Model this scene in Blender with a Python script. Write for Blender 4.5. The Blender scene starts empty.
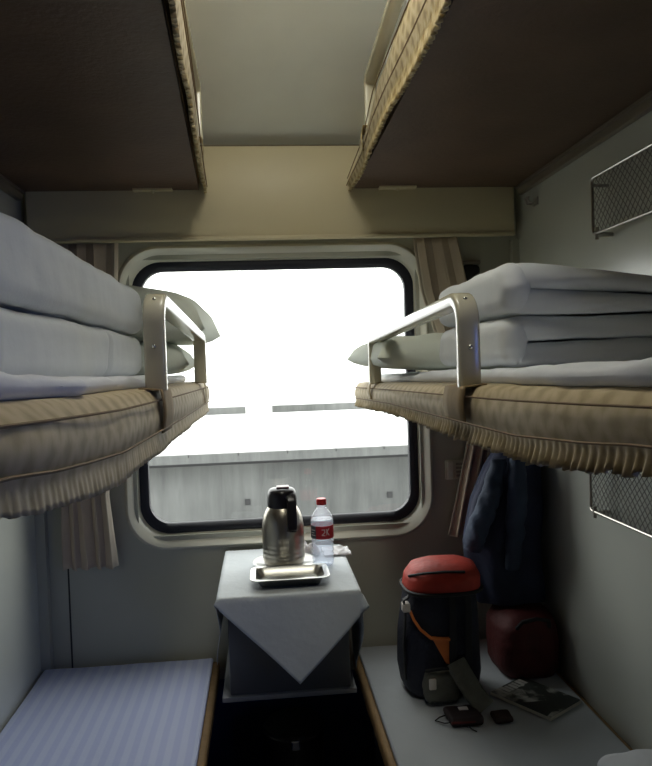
import bpy, bmesh, math, random
from mathutils import Vector, Matrix, noise
random.seed(7)
S = bpy.context.scene
COL = S.collection
PI = math.pi

# ------------------------------------------------------------------ materials
def mat(name, col, rough=0.6, metal=0.0, var=0.0, vscale=8.0, bump=0.0, bscale=60.0, sheen=0.0, coat=0.0, stretch=(1, 1, 1), spec=None):
    m = bpy.data.materials.new(name); m.use_nodes = True
    nt = m.node_tree; b = nt.nodes['Principled BSDF']
    b.inputs['Base Color'].default_value = (*col, 1)
    b.inputs['Roughness'].default_value = rough
    b.inputs['Metallic'].default_value = metal
    if spec is not None: b.inputs['Specular IOR Level'].default_value = spec
    if sheen: b.inputs['Sheen Weight'].default_value = sheen
    if coat: b.inputs['Coat Weight'].default_value = coat
    if var or bump:
        tc = nt.nodes.new('ShaderNodeTexCoord')
        mp = nt.nodes.new('ShaderNodeMapping'); mp.inputs['Scale'].default_value = stretch
        nt.links.new(tc.outputs['Object'], mp.inputs['Vector'])
    if var:
        n = nt.nodes.new('ShaderNodeTexNoise'); n.inputs['Scale'].default_value = vscale; n.inputs['Detail'].default_value = 5
        r = nt.nodes.new('ShaderNodeMapRange'); r.inputs['To Min'].default_value = 1 - var; r.inputs['To Max'].default_value = 1 + var
        r.inputs['From Min'].default_value = .25; r.inputs['From Max'].default_value = .75
        mx = nt.nodes.new('ShaderNodeVectorMath'); mx.operation = 'SCALE'; mx.inputs[0].default_value = col
        nt.links.new(mp.outputs[0], n.inputs['Vector']); nt.links.new(n.outputs['Fac'], r.inputs['Value'])
        nt.links.new(r.outputs[0], mx.inputs['Scale']); nt.links.new(mx.outputs[0], b.inputs['Base Color'])
    if bump:
        n2 = nt.nodes.new('ShaderNodeTexNoise'); n2.inputs['Scale'].default_value = bscale; n2.inputs['Detail'].default_value = 4
        bp = nt.nodes.new('ShaderNodeBump'); bp.inputs['Strength'].default_value = bump; bp.inputs['Distance'].default_value = .01
        nt.links.new(mp.outputs[0], n2.inputs['Vector']); nt.links.new(n2.outputs['Fac'], bp.inputs['Height'])
        nt.links.new(bp.outputs[0], b.inputs['Normal'])
    return m

def brocade(name, base, dark, light):
    """beige woven cloth with a lattice of diamond figures"""
    m = bpy.data.materials.new(name); m.use_nodes = True
    nt = m.node_tree; b = nt.nodes['Principled BSDF']; L = nt.links.new
    b.inputs['Roughness'].default_value = .75; b.inputs['Sheen Weight'].default_value = .15
    tc = nt.nodes.new('ShaderNodeTexCoord')
    def band(rot, sc):
        mp = nt.nodes.new('ShaderNodeMapping'); mp.inputs['Rotation'].default_value = (rot, 0, 0); mp.inputs['Scale'].default_value = (0.01, 1, 1)
        w = nt.nodes.new('ShaderNodeTexWave'); w.bands_direction = 'Y'; w.inputs['Scale'].default_value = sc
        w.inputs['Distortion'].default_value = 1.2; w.inputs['Detail'].default_value = 2; w.inputs['Detail Scale'].default_value = 3
        L(tc.outputs['Object'], mp.inputs['Vector']); L(mp.outputs[0], w.inputs['Vector']); return w
    w1, w2 = band(.8, 9), band(-.8, 9)
    mul = nt.nodes.new('ShaderNodeMath'); mul.operation = 'MAXIMUM'
    L(w1.outputs['Fac'], mul.inputs[0]); L(w2.outputs['Fac'], mul.inputs[1])
    n = nt.nodes.new('ShaderNodeTexNoise'); n.inputs['Scale'].default_value = 55; n.inputs['Detail'].default_value = 6
    L(tc.outputs['Object'], n.inputs['Vector'])
    ad = nt.nodes.new('ShaderNodeMath'); ad.operation = 'MULTIPLY_ADD'; ad.inputs[1].default_value = 1.3
    L(n.outputs['Fac'], ad.inputs[0]); L(mul.outputs[0], ad.inputs[2])
    cr = nt.nodes.new('ShaderNodeValToRGB'); cr.color_ramp.elements[0].position = .95; cr.color_ramp.elements[0].color = (*dark, 1)
    cr.color_ramp.elements[1].position = 1.85; cr.color_ramp.elements[1].color = (*light, 1)
    cr.color_ramp.elements[1].position = 1.0
    sc = nt.nodes.new('ShaderNodeMath'); sc.operation = 'MULTIPLY'; sc.inputs[1].default_value = .55
    L(ad.outputs[0], sc.inputs[0])
    cr.color_ramp.elements[0].position = .42; cr.color_ramp.elements[1].position = .95
    e = cr.color_ramp.elements.new(.68); e.color = (*base, 1)
    L(sc.outputs[0], cr.inputs[0]); L(cr.outputs[0], b.inputs['Base Color'])
    bp = nt.nodes.new('ShaderNodeBump'); bp.inputs['Strength'].default_value = .14; bp.inputs['Distance'].default_value = .003
    L(sc.outputs[0], bp.inputs['Height']); L(bp.outputs[0], b.inputs['Normal'])
    return m

def striped(name, a, c, scale, axis='X', rough=.8):
    m = bpy.data.materials.new(name); m.use_nodes = True
    nt = m.node_tree; b = nt.nodes['Principled BSDF']; L = nt.links.new
    b.inputs['Roughness'].default_value = rough
    tc = nt.nodes.new('ShaderNodeTexCoord'); w = nt.nodes.new('ShaderNodeTexWave'); w.bands_direction = axis
    w.inputs['Scale'].default_value = scale; w.inputs['Distortion'].default_value = .25; w.inputs['Detail Scale'].default_value = 1
    L(tc.outputs['Object'], w.inputs['Vector'])
    cr = nt.nodes.new('ShaderNodeValToRGB'); cr.color_ramp.elements[0].color = (*a, 1); cr.color_ramp.elements[1].color = (*c, 1)
    cr.color_ramp.elements[0].position = .35; cr.color_ramp.elements[1].position = .65
    L(w.outputs['Fac'], cr.inputs[0]); L(cr.outputs[0], b.inputs['Base Color'])
    n = nt.nodes.new('ShaderNodeTexNoise'); n.inputs['Scale'].default_value = 14; n.inputs['Detail'].default_value = 3
    L(tc.outputs['Object'], n.inputs['Vector'])
    bp = nt.nodes.new('ShaderNodeBump'); bp.inputs['Strength'].default_value = .25; bp.inputs['Distance'].default_value = .01
    L(n.outputs['Fac'], bp.inputs['Height']); L(bp.outputs[0], b.inputs['Normal'])
    return m

def glassy(name, tint=(1, 1, 1), refl=.06, rough=.02, milk=0):
    m = bpy.data.materials.new(name); m.use_nodes = True
    nt = m.node_tree; nt.nodes.remove(nt.nodes['Principled BSDF']); L = nt.links.new
    t = nt.nodes.new('ShaderNodeBsdfTransparent'); t.inputs[0].default_value = (*tint, 1)
    g = nt.nodes.new('ShaderNodeBsdfGlossy'); g.inputs['Roughness'].default_value = rough
    lw = nt.nodes.new('ShaderNodeLayerWeight'); lw.inputs[0].default_value = .5
    pw = nt.nodes.new('ShaderNodeMath'); pw.operation = 'POWER'; pw.inputs[1].default_value = 5
    fr = nt.nodes.new('ShaderNodeMath'); fr.operation = 'MULTIPLY_ADD'; fr.inputs[1].default_value = .6; fr.inputs[2].default_value = refl
    L(lw.outputs['Facing'], pw.inputs[0]); L(pw.outputs[0], fr.inputs[0])
    mx = nt.nodes.new('ShaderNodeMixShader')
    L(fr.outputs[0], mx.inputs[0]); L(t.outputs[0], mx.inputs[1]); L(g.outputs[0], mx.inputs[2])
    last = mx
    if milk:     # thin plastic scatters part of the light
        tr = nt.nodes.new('ShaderNodeBsdfTranslucent'); tr.inputs[0].default_value = (.88, .90, .97, 1)
        m2 = nt.nodes.new('ShaderNodeMixShader'); m2.inputs[0].default_value = milk
        L(mx.outputs[0], m2.inputs[1]); L(tr.outputs[0], m2.inputs[2]); last = m2
    L(last.outputs[0], nt.nodes['Material Output'].inputs[0])
    return m

M = {}
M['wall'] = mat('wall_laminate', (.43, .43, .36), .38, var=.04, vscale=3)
M['corr'] = mat('corridor_wood', (.16, .12, .08), .4, var=.1)
M['glass_added_tint'] = glassy('unseen_corridor_glass_added_tint', (.40, .55, 1.0), .03)  # blue tint added to cool the daylight coming in from the corridor
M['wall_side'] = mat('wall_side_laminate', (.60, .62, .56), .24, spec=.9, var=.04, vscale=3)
M['panel'] = mat('header_panel', (.66, .58, .38), .42, var=.03, vscale=3)
M['ceil'] = mat('ceiling_panel', (.84, .86, .80), .6, var=.03)
M['dark'] = mat('dark_seam_shade', (.03, .03, .03), .6)
M['seam'] = mat('brown_seam', (.12, .09, .05), .6)
M['floor'] = mat('floor_vinyl', (.03, .035, .06), .55, var=.25, vscale=25)
M['kick'] = mat('kick_blue', (.035, .06, .15), .5, var=.2, vscale=12)
M['trimcream'] = mat('window_trim_cream', (.72, .70, .60), .25, coat=.3)
M['gasket'] = mat('black_rubber', (.010, .011, .020), .55)
M['glass'] = glassy('window_glass', (.97, .98, .97), .03)
M['brown'] = mat('berth_underside', (.115, .070, .045), .55, var=.2, vscale=6, bump=.15, bscale=90)
M['browntrim'] = mat('berth_metal_edge', (.20, .17, .13), .35)
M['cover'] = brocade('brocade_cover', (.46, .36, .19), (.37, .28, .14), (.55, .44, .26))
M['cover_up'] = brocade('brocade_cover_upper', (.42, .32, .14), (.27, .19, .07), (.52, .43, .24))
M['cord'] = mat('cover_cord', (.20, .13, .065), .8)
M['strap'] = mat('cover_strap', (.30, .21, .10), .8, var=.2, vscale=40)
M['tan'] = mat('cushion_tan', (.30, .19, .085), .7, var=.2, vscale=20, bump=.2)
M['rail'] = mat('rail_cream', (.62, .58, .43), .24, coat=.4)
M['bolt'] = mat('bolt_steel', (.75, .75, .7), .25, metal=1)
M['white'] = mat('white_cotton', (.74, .76, .80), .85, var=.03, vscale=5, bump=.25, bscale=22)
M['whiteq'] = mat('quilt_cotton', (.70, .73, .75), .85, var=.04, vscale=4, bump=.3, bscale=16)
M['pillow'] = mat('pillow_cotton', (.66, .70, .62), .85, var=.04, vscale=4, bump=.25, bscale=20)
M['stripes'] = striped('striped_sheet', (.52, .58, .86), (.60, .66, .90), 9)
M['sheet_plain'] = mat('plain_sheet', (.42, .45, .48), .85, var=.05, vscale=5, bump=.3, bscale=14)
M['cloth'] = mat('table_cloth_white', (.62, .66, .69), .8, var=.05, vscale=9, bump=.2, bscale=40)
M['curtain'] = mat('curtain_beige', (.52, .43, .33), .8, var=.08, vscale=14, stretch=(1, 1, .15), bump=.15, bscale=120)
M['curtain_edge'] = mat('curtain_lit_edge', (.60, .53, .43), .8)  # paler beige: window light on the curtain edges, put into the colour
M['metal'] = mat('cabinet_grey', (.10, .105, .115), .42, var=.05)
M['steel'] = mat('brushed_steel', (.42, .39, .33), .30, metal=1, bump=.05, bscale=200, stretch=(1, 1, .05))
M['tray'] = mat('tray_steel', (.50, .50, .47), .32, metal=1)
M['black'] = mat('black_plastic', (.012, .010, .014), .28)
M['porcelain'] = mat('white_dish', (.78, .78, .76), .25, coat=.4)
M['pet'] = glassy('clear_plastic', (.95, .96, .98), .05, .10, milk=.22)
M['water'] = glassy('water', (.95, .97, 1.0), .03, .03)
M['red'] = mat('red_cap', (.65, .03, .03), .35)
M['label'] = mat('label_red', (.50, .02, .035), .4)
M['labeldark'] = mat('label_dark', (.10, .13, .15), .4)
M['labelwhite'] = mat('label_white', (.80, .78, .78), .4)
M['paper'] = mat('tissue_white', (.80, .80, .82), .9)
M['navy'] = mat('jacket_navy', (.022, .030, .070), .75, var=.3, vscale=9, bump=.3, bscale=40)
M['navy2'] = mat('jacket_sleeve_blue', (.035, .055, .10), .75, var=.3, vscale=9, bump=.3, bscale=40)
M['bpnavy'] = mat('backpack_navy', (.010, .012, .026), .7, var=.3, vscale=20, bump=.3, bscale=150)
M['bpred'] = mat('backpack_red', (.42, .030, .014), .6, var=.25, vscale=20, bump=.2, bscale=60)
M['bporange'] = mat('backpack_orange', (.70, .19, .04), .6)
M['bpgrey'] = mat('backpack_grey', (.12, .12, .10), .75, var=.25, vscale=30, bump=.3, bscale=90)
M['webbing'] = mat('black_webbing', (.008, .008, .010), .7)
M['buckle'] = mat('buckle_light', (.65, .60, .55), .35)
M['redbag'] = mat('bag_dark_red', (.075, .006, .006), .7, var=.3, vscale=14, bump=.3, bscale=50)
M['basket'] = mat('basket_rod', (.42, .40, .36), .3, metal=1)
M['net'] = mat('basket_net', (.22, .21, .20), .6)
M['socket'] = mat('socket_cream', (.58, .55, .46), .4)
M['bin'] = mat('bin_steel', (.07, .065, .055), .35, metal=.6)
M['chrome'] = mat('chrome', (.8, .8, .8), .12, metal=1)
M['pages'] = mat('magazine_pages', (.60, .57, .48), .8)
M['concrete_top'] = mat('platform_paving', (.62, .62, .60), .9, var=.04, vscale=1)
M['pillar'] = mat('pillar_white', (.88, .88, .86), .8)

# concrete face with vertical rain streaks
def concrete_face():
    m = mat('platform_concrete', (.31, .32, .30), .9)
    nt = m.node_tree; b = nt.nodes['Principled BSDF']; L = nt.links.new
    tc = nt.nodes.new('ShaderNodeTexCoord')
    mp = nt.nodes.new('ShaderNodeMapping'); mp.inputs['Scale'].default_value = (5, 5, .5)
    n = nt.nodes.new('ShaderNodeTexNoise'); n.inputs['Scale'].default_value = 2.2; n.inputs['Detail'].default_value = 7; n.inputs['Roughness'].default_value = .65
    n2 = nt.nodes.new('ShaderNodeTexNoise'); n2.inputs['Scale'].default_value = 1.6; n2.inputs['Detail'].default_value = 6
    L(tc.outputs['Object'], mp.inputs[0]); L(mp.outputs[0], n.inputs['Vector']); L(tc.outputs['Object'], n2.inputs['Vector'])
    a = nt.nodes.new('ShaderNodeMath'); a.operation = 'ADD'; L(n.outputs['Fac'], a.inputs[0]); L(n2.outputs['Fac'], a.inputs[1])
    r = nt.nodes.new('ShaderNodeMapRange'); r.inputs['From Min'].default_value = .7; r.inputs['From Max'].default_value = 1.35
    L(a.outputs[0], r.inputs['Value'])
    cr = nt.nodes.new('ShaderNodeValToRGB'); cr.color_ramp.elements[0].color = (.085, .087, .083, 1); cr.color_ramp.elements[1].color = (.175, .178, .17, 1)
    L(r.outputs[0], cr.inputs[0]); L(cr.outputs[0], b.inputs['Base Color'])
    return m
M['concrete'] = concrete_face()

def magazine_mat():
    m = mat('magazine_print', (.5, .5, .46), .4)
    nt = m.node_tree; b = nt.nodes['Principled BSDF']; L = nt.links.new
    tc = nt.nodes.new('ShaderNodeTexCoord')
    v = nt.nodes.new('ShaderNodeTexVoronoi'); v.distance = 'CHEBYCHEV'; v.inputs['Scale'].default_value = 14
    L(tc.outputs['Object'], v.inputs['Vector'])
    n = nt.nodes.new('ShaderNodeTexNoise'); n.inputs['Scale'].default_value = 32; n.inputs['Detail'].default_value = 3
    L(tc.outputs['Object'], n.inputs['Vector'])
    a = nt.nodes.new('ShaderNodeMath'); a.operation = 'MULTIPLY'; L(v.outputs['Color'], a.inputs[0]); L(n.outputs['Fac'], a.inputs[1])
    cr = nt.nodes.new('ShaderNodeValToRGB'); cr.color_ramp.elements[0].color = (.03, .035, .03, 1); cr.color_ramp.elements[1].color = (.42, .42, .38, 1)
    cr.color_ramp.elements[0].position = .22; cr.color_ramp.elements[1].position = .36
    L(a.outputs[0], cr.inputs[0]); L(cr.outputs[0], b.inputs['Base Color'])
    return m
M['print'] = magazine_mat()

# ------------------------------------------------------------------ helpers
def obj(name, bm, m, parent=None, smooth=True, ang=40, doubles=False):
    if doubles: bmesh.ops.remove_doubles(bm, verts=bm.verts, dist=1e-5)
    bmesh.ops.recalc_face_normals(bm, faces=bm.faces)
    me = bpy.data.meshes.new(name); bm.to_mesh(me); bm.free()
    for mm in (m if isinstance(m, (list, tuple)) else [m]): me.materials.append(mm)
    o = bpy.data.objects.new(name, me); COL.objects.link(o)
    if smooth:
        for p in me.polygons: p.use_smooth = True
        try: me.set_sharp_from_angle(angle=math.radians(ang))
        except Exception: pass
    if parent is not None: o.parent = parent; o.matrix_parent_inverse = parent.matrix_world.inverted() if False else Matrix.Translation(-parent.location)
    return o
def tag(o, label, cat, group=None, kind=None):
    o['label'] = label; o['category'] = cat
    if group: o['group'] = group
    if kind: o['kind'] = kind
    return o
def thing(name, loc, label, cat, group=None):
    o = bpy.data.objects.new(name, None); COL.objects.link(o); o.location = loc; o.empty_display_size = .05
    return tag(o, label, cat, group)
def struct(name, bm, m, parent=None, smooth=False, **k):
    o = obj(name, bm, m, parent, smooth, **k); o['kind'] = 'structure'; return o

def box(bm, x0, x1, y0, y1, z0, z1, mi=0, bevel=0):
    v = [bm.verts.new((x, y, z)) for z in (z0, z1) for y in (y0, y1) for x in (x0, x1)]
    fs = [(0, 2, 3, 1), (4, 5, 7, 6), (0, 1, 5, 4), (2, 6, 7, 3), (0, 4, 6, 2), (1, 3, 7, 5)]
    F = [bm.faces.new([v[i] for i in f]) for f in fs]
    for f in F: f.material_index = mi
    if bevel:
        es = list({e for f in F for e in f.edges})
        r = bmesh.ops.bevel(bm, geom=es, offset=bevel, segments=2, affect='EDGES', profile=.5)
        for f in r['faces']: f.material_index = mi
def nbm(): return bmesh.new()
def boxbm(*a, **k):
    bm = nbm(); box(bm, *a, **k); return bm

def tube(bm, pts, r, seg=8, closed=False, mi=0, flat=None, up=None):
    """sweep along pts; r radius or list; flat=(a,b) half sizes of a rounded flat section"""
    pts = [Vector(p) for p in pts]; n = len(pts); rings = []
    ref = Vector(up) if up else None
    for i, p in enumerate(pts):
        if closed: t = pts[(i + 1) % n] - pts[i - 1]
        else: t = pts[min(i + 1, n - 1)] - pts[max(i - 1, 0)]
        t.normalize()
        if ref is None:
            ref = Vector((0, 0, 1)) if abs(t.z) < .9 else Vector((1, 0, 0))
        a = ref - t * ref.dot(t)
        if a.length < 1e-5: a = t.orthogonal()
        a.normalize(); b = t.cross(a)
        if not up: ref = a
        rr = r[i] if isinstance(r, (list, tuple)) else r
        ring = []
        for k in range(seg):
            th = 2 * PI * k / seg
            if flat:
                c, s = math.cos(th), math.sin(th)
                ca = math.copysign(abs(c) ** .35, c) * flat[0]; sb = math.copysign(abs(s) ** .35, s) * flat[1]
                ring.append(bm.verts.new(p + a * ca + b * sb))
            else: ring.append(bm.verts.new(p + a * rr * math.cos(th) + b * rr * math.sin(th)))
        rings.append(ring)
    m = n if closed else n - 1
    for i in range(m):
        A, B = rings[i], rings[(i + 1) % n]
        for k in range(seg):
            f = bm.faces.new((A[k], A[(k + 1) % seg], B[(k + 1) % seg], B[k])); f.material_index = mi
    if not closed:
        f = bm.faces.new(rings[0]); f.material_index = mi
        f = bm.faces.new(rings[-1][::-1]); f.material_index = mi

def lathe(bm, prof, cx, cy, seg=40, mi=0, z0=0):
    rings = []
    for r, z in prof:
        if r < 1e-6: rings.append([bm.verts.new((cx, cy, z + z0))])
        else: rings.append([bm.verts.new((cx + r * math.cos(2 * PI * k / seg), cy + r * math.sin(2 * PI * k / seg), z + z0)) for k in range(seg)])
    for A, B in zip(rings, rings[1:]):
        for k in range(seg):
            q = [A[k % len(A)], A[(k + 1) % len(A)], B[(k + 1) % len(B)], B[k % len(B)]]
            u = []
            for v in q:
                if v not in u: u.append(v)
            if len(u) > 2: bm.faces.new(u).material_index = mi

def soft(bm, x0, x1, y0, y1, z0, z1, r=.02, seg=(14, 14, 6), amp=0.0, nscale=6.0, seed=0.0, fn=None, mi=0, keep_bottom=True):
    """a rounded, slightly lumpy box (cushions, quilts, bags)"""
    c = Vector(((x0 + x1) / 2, (y0 + y1) / 2, (z0 + z1) / 2)); h = Vector(((x1 - x0) / 2, (y1 - y0) / 2, (z1 - z0) / 2))
    r = min(r, h.x, h.y, h.z)
    core = Vector((h.x - r, h.y - r, h.z - r)); cache = {}
    def samp(n, hh):
        a = r / hh if hh > 0 else 0; out = []
        k = 3
        for i in range(k): out.append(-1 + a * i / k)
        for i in range(n + 1): out.append(-1 + a + (2 - 2 * a) * i / n)
        for i in range(1, k + 1): out.append(1 - a + a * i / k)
        res = []
        for v in out:
            if not res or v - res[-1] > 1e-6: res.append(v)
        return res
    gx, gy, gz = samp(seg[0], h.x), samp(seg[1], h.y), samp(seg[2], h.z)
    def V(px, py, pz):
        key = (round(px, 5), round(py, 5), round(pz, 5))
        if key in cache: return cache[key]
        p = Vector((px * h.x, py * h.y, pz * h.z))
        q = Vector([max(-core[i], min(core[i], p[i])) for i in range(3)])
        d = p - q
        # cube shell to sphere for the rounding
        if d.length > 1e-9: d = d.normalized() * r
        w = c + q + d
        if amp:
            nn = d.normalized() if d.length > 1e-9 else Vector((0, 0, 1))
            a = amp * noise.noise(Vector((w.x * nscale + seed, w.y * nscale, w.z * nscale * 1.5))) + .4 * amp * noise.noise(Vector((w.x * nscale * 3 + seed, w.y * nscale * 3, w.z * nscale * 3)))
            w2 = w + nn * a
            if keep_bottom and w2.z < z0: w2.z = z0
            w = w2
        if fn: w = fn(w)
        v = bm.verts.new(w); cache[key] = v; return v
    def face(g1, g2, mk):
        for i in range(len(g1) - 1):
            for j in range(len(g2) - 1):
                q = [V(*mk(g1[i], g2[j])), V(*mk(g1[i + 1], g2[j])), V(*mk(g1[i + 1], g2[j + 1])), V(*mk(g1[i], g2[j + 1]))]
                if len(set(q)) == 4:
                    try: bm.faces.new(q).material_index = mi
                    except ValueError: pass
    for s in (-1, 1):
        face(gx, gy, lambda a, b: (a, b, s)); face(gx, gz, lambda a, b: (a, s, b)); face(gy, gz, lambda a, b: (s, a, b))

def rrect(cx, cz, w, h, r, n=10):
    pts = []
    for (sx, sz, a0) in ((1, 1, 0), (-1, 1, 90), (-1, -1, 180), (1, -1, 270)):
        for k in range(n + 1):
            a = math.radians(a0 + 90 * k / n)
            pts.append((cx + sx * (w / 2 - r) + r * math.cos(a), cz + sz * (h / 2 - r) + r * math.sin(a)))
    return pts
def ringframe(bm, sections):
    """sections: list of (outline points (x,z), y): bridged in order and closed back to the first"""
    rings = [[bm.verts.new((x, y, z)) for x, z in o] for o, y in sections]
    n = len(rings[0])
    for i in range(len(rings)):
        A, B = rings[i], rings[(i + 1) % len(rings)]
        for k in range(n): bm.faces.new((A[k], A[(k + 1) % n], B[(k + 1) % n], B[k]))

def lerp(a, b, t): return a + (b - a) * t
def interp(tab, x):
    if x <= tab[0][0]: return tab[0][1]
    for (a, va), (b, vb) in zip(tab, tab[1:]):
        if x <= b: return lerp(va, vb, (x - a) / (b - a))
    return tab[-1][1]

# ------------------------------------------------------------------ room shell
XL, XR, YB = -.735, .885, 2.33          # side walls and window wall
XC, ZC = .0575, 1.302                   # window centre
struct('floor', boxbm(-2.2, 2.3, -.85, YB + .06, -.05, 0), M['floor'])
# window wall: four blocks round the opening, dark blue below the berths
hx0, hx1, hz0, hz1 = -.415, .530, .850, 1.755
bm = nbm()
box(bm, XL - .06, hx0, YB, YB + .06, .36, 2.6); box(bm, hx1, XR + .06, YB, YB + .06, .36, 2.6)
box(bm, hx0, hx1, YB, YB + .06, .36, hz0); box(bm, hx0, hx1, YB, YB + .06, hz1, 2.6)
box(bm, XL - .06, XR + .06, YB, YB + .06, 0, .36, mi=1)
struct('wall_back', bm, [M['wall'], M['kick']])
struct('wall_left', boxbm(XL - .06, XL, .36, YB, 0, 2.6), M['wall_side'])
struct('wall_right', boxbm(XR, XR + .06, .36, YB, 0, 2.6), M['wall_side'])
# corridor behind the camera: end walls and the far side with its own windows
struct('wall_corridor', boxbm(-2.26, -2.2, -.85, .42, 0, 2.6), M['corr'])
struct('wall_corridor', boxbm(2.3, 2.36, -.85, .42, 0, 2.6), M['corr'])
struct('wall_partition', boxbm(-2.2, XL - .06, .36, .42, 0, 2.6), M['corr'])
struct('wall_partition', boxbm(XR + .06, 2.3, .36, .42, 0, 2.6), M['corr'])
wins = [(1.35, 2.25)]
bm = nbm(); px = -2.26
for a, b in wins:
    box(bm, px, a, -.91, -.85, 0, 2.6); box(bm, a, b, -.91, -.85, 0, .85); box(bm, a, b, -.91, -.85, 1.75, 2.6); px = b
box(bm, px, 2.36, -.91, -.85, 0, 2.6)
struct('wall_front', bm, M['corr'])
for i, (a, b) in enumerate(wins):
    w = struct('window_%d' % (i + 2), boxbm(a, b, -.886, -.880, .85, 1.75), M['glass_added_tint'])  # unseen corridor glass, carries the added blue tint
    bm = nbm(); o = rrect((a + b) / 2, 1.30, b - a + .06, .96, .09); inn = rrect((a + b) / 2, 1.30, b - a - .06, .84, .07)
    ringframe(bm, [(o, -.852), (o, -.838), (inn, -.838), (inn, -.879)]); struct('window_frame', bm, M['trimcream'], w)
# ceiling: rises in a curve from the window wall and runs level to the corridor
bm = nbm(); prof = []
for k in range(26):
    t = k / 25; Y = lerp(2.345, 1.0, t); prof.append((Y, 2.104 + .43 * math.sin(t * PI / 2)))
prof.append((-.91, prof[-1][1]))
up = [(y, z + .04) for y, z in prof]
loop = prof + up[::-1]
A = [bm.verts.new((-2.26, y, z)) for y, z in loop]; Bv = [bm.verts.new((2.36, y, z)) for y, z in loop]
n = len(prof)
for V4 in (A, Bv):
    for i in range(n - 1): bm.faces.new((V4[i], V4[i + 1], V4[2 * n - 2 - i], V4[2 * n - 1 - i]))
for i in range(len(loop)): bm.faces.new((A[i], A[(i + 1) % len(loop)], Bv[(i + 1) % len(loop)], Bv[i]))
struct('ceiling', bm, M['ceil'], smooth=True, ang=25)
# header panel over the window (trim_1) with a rounded lower lip and end edge
bm = nbm()
box(bm, XL + .028, XR - .030, 2.262, YB, 1.812, 2.101, bevel=.004)
box(bm, XL + .028, XR - .030, 2.256, 2.275, 1.803, 1.815, bevel=.003)
struct('trim_1', bm, M['panel'], smooth=True)
struct('trim_2', boxbm(XL, XR, 2.264, 2.30, 2.1005, 2.1045), M['seam'])     # brown seam strip under the ceiling
# window surround
bm = nbm()
o0, o1, o2, o3 = rrect(XC, ZC, 1.025, .995, .135), rrect(XC, ZC, 1.005, .975, .128), rrect(XC, ZC, .985, .955, .12), rrect(XC, ZC, .935, .895, .095)
ringframe(bm, [(o0, YB + .002), (o0, YB - .006), (o1, YB - .016), (o2, YB - .010), (o3, YB + .022), (o3, YB + .05), (o2, YB + .05)])
struct('trim_3', bm, M['trimcream'], smooth=True, ang=60)
w = struct('window_1', boxbm(XC - .46, XC + .46, YB + .036, YB + .042, ZC - .44, ZC + .44), M['glass'])
bm = nbm()
g0, g1, g2 = rrect(XC, ZC, .955, .912, .10), rrect(XC, ZC, .915, .872, .087), rrect(XC, ZC, .880, .838, .074)
ringframe(bm, [(g0, YB + .050), (g0, YB + .024), (g1, YB + .016), (g2, YB + .026), (g2, YB + .050)])
gk = obj('window_gasket', bm, M['gasket'], w, ang=60); gk['kind'] = 'structure'
# panel joint and corner post on the window wall, left
struct('trim_4', boxbm(-.648, -.643, YB - .002, YB + .001, .36, 1.80), M['dark'])
struct('trim_5', boxbm(XL, -.705, YB - .03, YB, .36, 1.80), M['wall'])
struct('trim_6', boxbm(XR - .025, XR, YB - .025, YB, .36, 1.80), M['wall'])

# ------------------------------------------------------------------ outside
bm = nbm()
box(bm, -30, 30, 6.06, 11.0, .585, .66, mi=1); box(bm, -30, 30, 6.0, 6.06, .585, .66, mi=0)          # slab with edge
box(bm, -30, 30, 6.24, 11.0, -1.3, .585, mi=0)
box(bm, -30, 30, 11.0, 260, -1.3, .775, mi=1)
for k in range(-12, 13): box(bm, k * .42 + .2, k * .42 + .21, 5.997, 6.08, .640, .6612, mi=2)
box(bm, -30, 30, 6.232, 6.25, .532, .556, mi=2)  # dark strip painted in as the shadow line under the slab's overhang
for k in range(-4, 5): box(bm, k * 1.28 + 1.10, k * 1.28 + 1.15, 6.23, 6.25, .165, .22, mi=2)
box(bm, -30, 30, 10.97, 11.0, .66, .765, mi=0)
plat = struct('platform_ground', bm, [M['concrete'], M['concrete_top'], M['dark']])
struct('track_ground', boxbm(-30, 30, 2.5, 6.2, -1.35, -1.25), mat('ballast', (.20, .19, .18), .95, var=.3, vscale=6))
bm = nbm(); box(bm, -.235, .145, 10.2, 10.6, .66, 4.6, bevel=.02)
tag(obj('platform_pillar', bm, M['pillar']), 'white square pillar standing on the platform outside the window', 'pillar')

# ------------------------------------------------------------------ berths
def cover_panel(bm, edge, sgn, y0, y1, ztop, zbot, depth_in, ny, pleat, seed):
    """brocade skirt: lies on the cushion edge, turns over and hangs down to a pleated hem; sgn = direction of the wall"""
    nz = 15; rows = []
    for i in range(ny + 1):
        Y = lerp(y0, y1, i / ny); zt, zb = ztop(Y), zbot(Y); e = edge(Y); row = []
        prof = [(depth_in, 0.0), (depth_in * .5, .001), (.012, .0), (.004, -.004)]
        for dx, dz in prof: row.append((e + sgn * dx, Y, zt + dz + .003))
        for j in range(1, nz + 1):
            t = j / nz; z = lerp(zt - .006, zb, t)
            bulge = .006 * math.sin(PI * min(1, t * 1.4)) + .006 * noise.noise(Vector((seed, Y * 5, z * 8)))
            hem = max(0, (t - .62) / .38)
            fold = pleat * hem * math.sin(2 * PI * Y / .0165 + 2.5 * noise.noise(Vector((seed + 3, Y * 7, 0))))
            zz = z + (hem ** 2) * (.005 if pleat > .002 else .002) * noise.noise(Vector((seed + 9, Y * 60, 0)))
            row.append((e - sgn * (.002 + bulge + fold + .004 * hem), Y + min(.002, pleat * .5) * hem * math.cos(2 * PI * Y / .0165), zz))
        rows.append([bm.verts.new(p) for p in row])
    for A, B in zip(rows, rows[1:]):
        for k in range(len(A) - 1): bm.faces.new((A[k], A[k + 1], B[k + 1], B[k]))
    return rows

def solid(o, t, off=0):
    md = o.modifiers.new('thickness', 'SOLIDIFY'); md.thickness = t; md.offset = off
    return o

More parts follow.
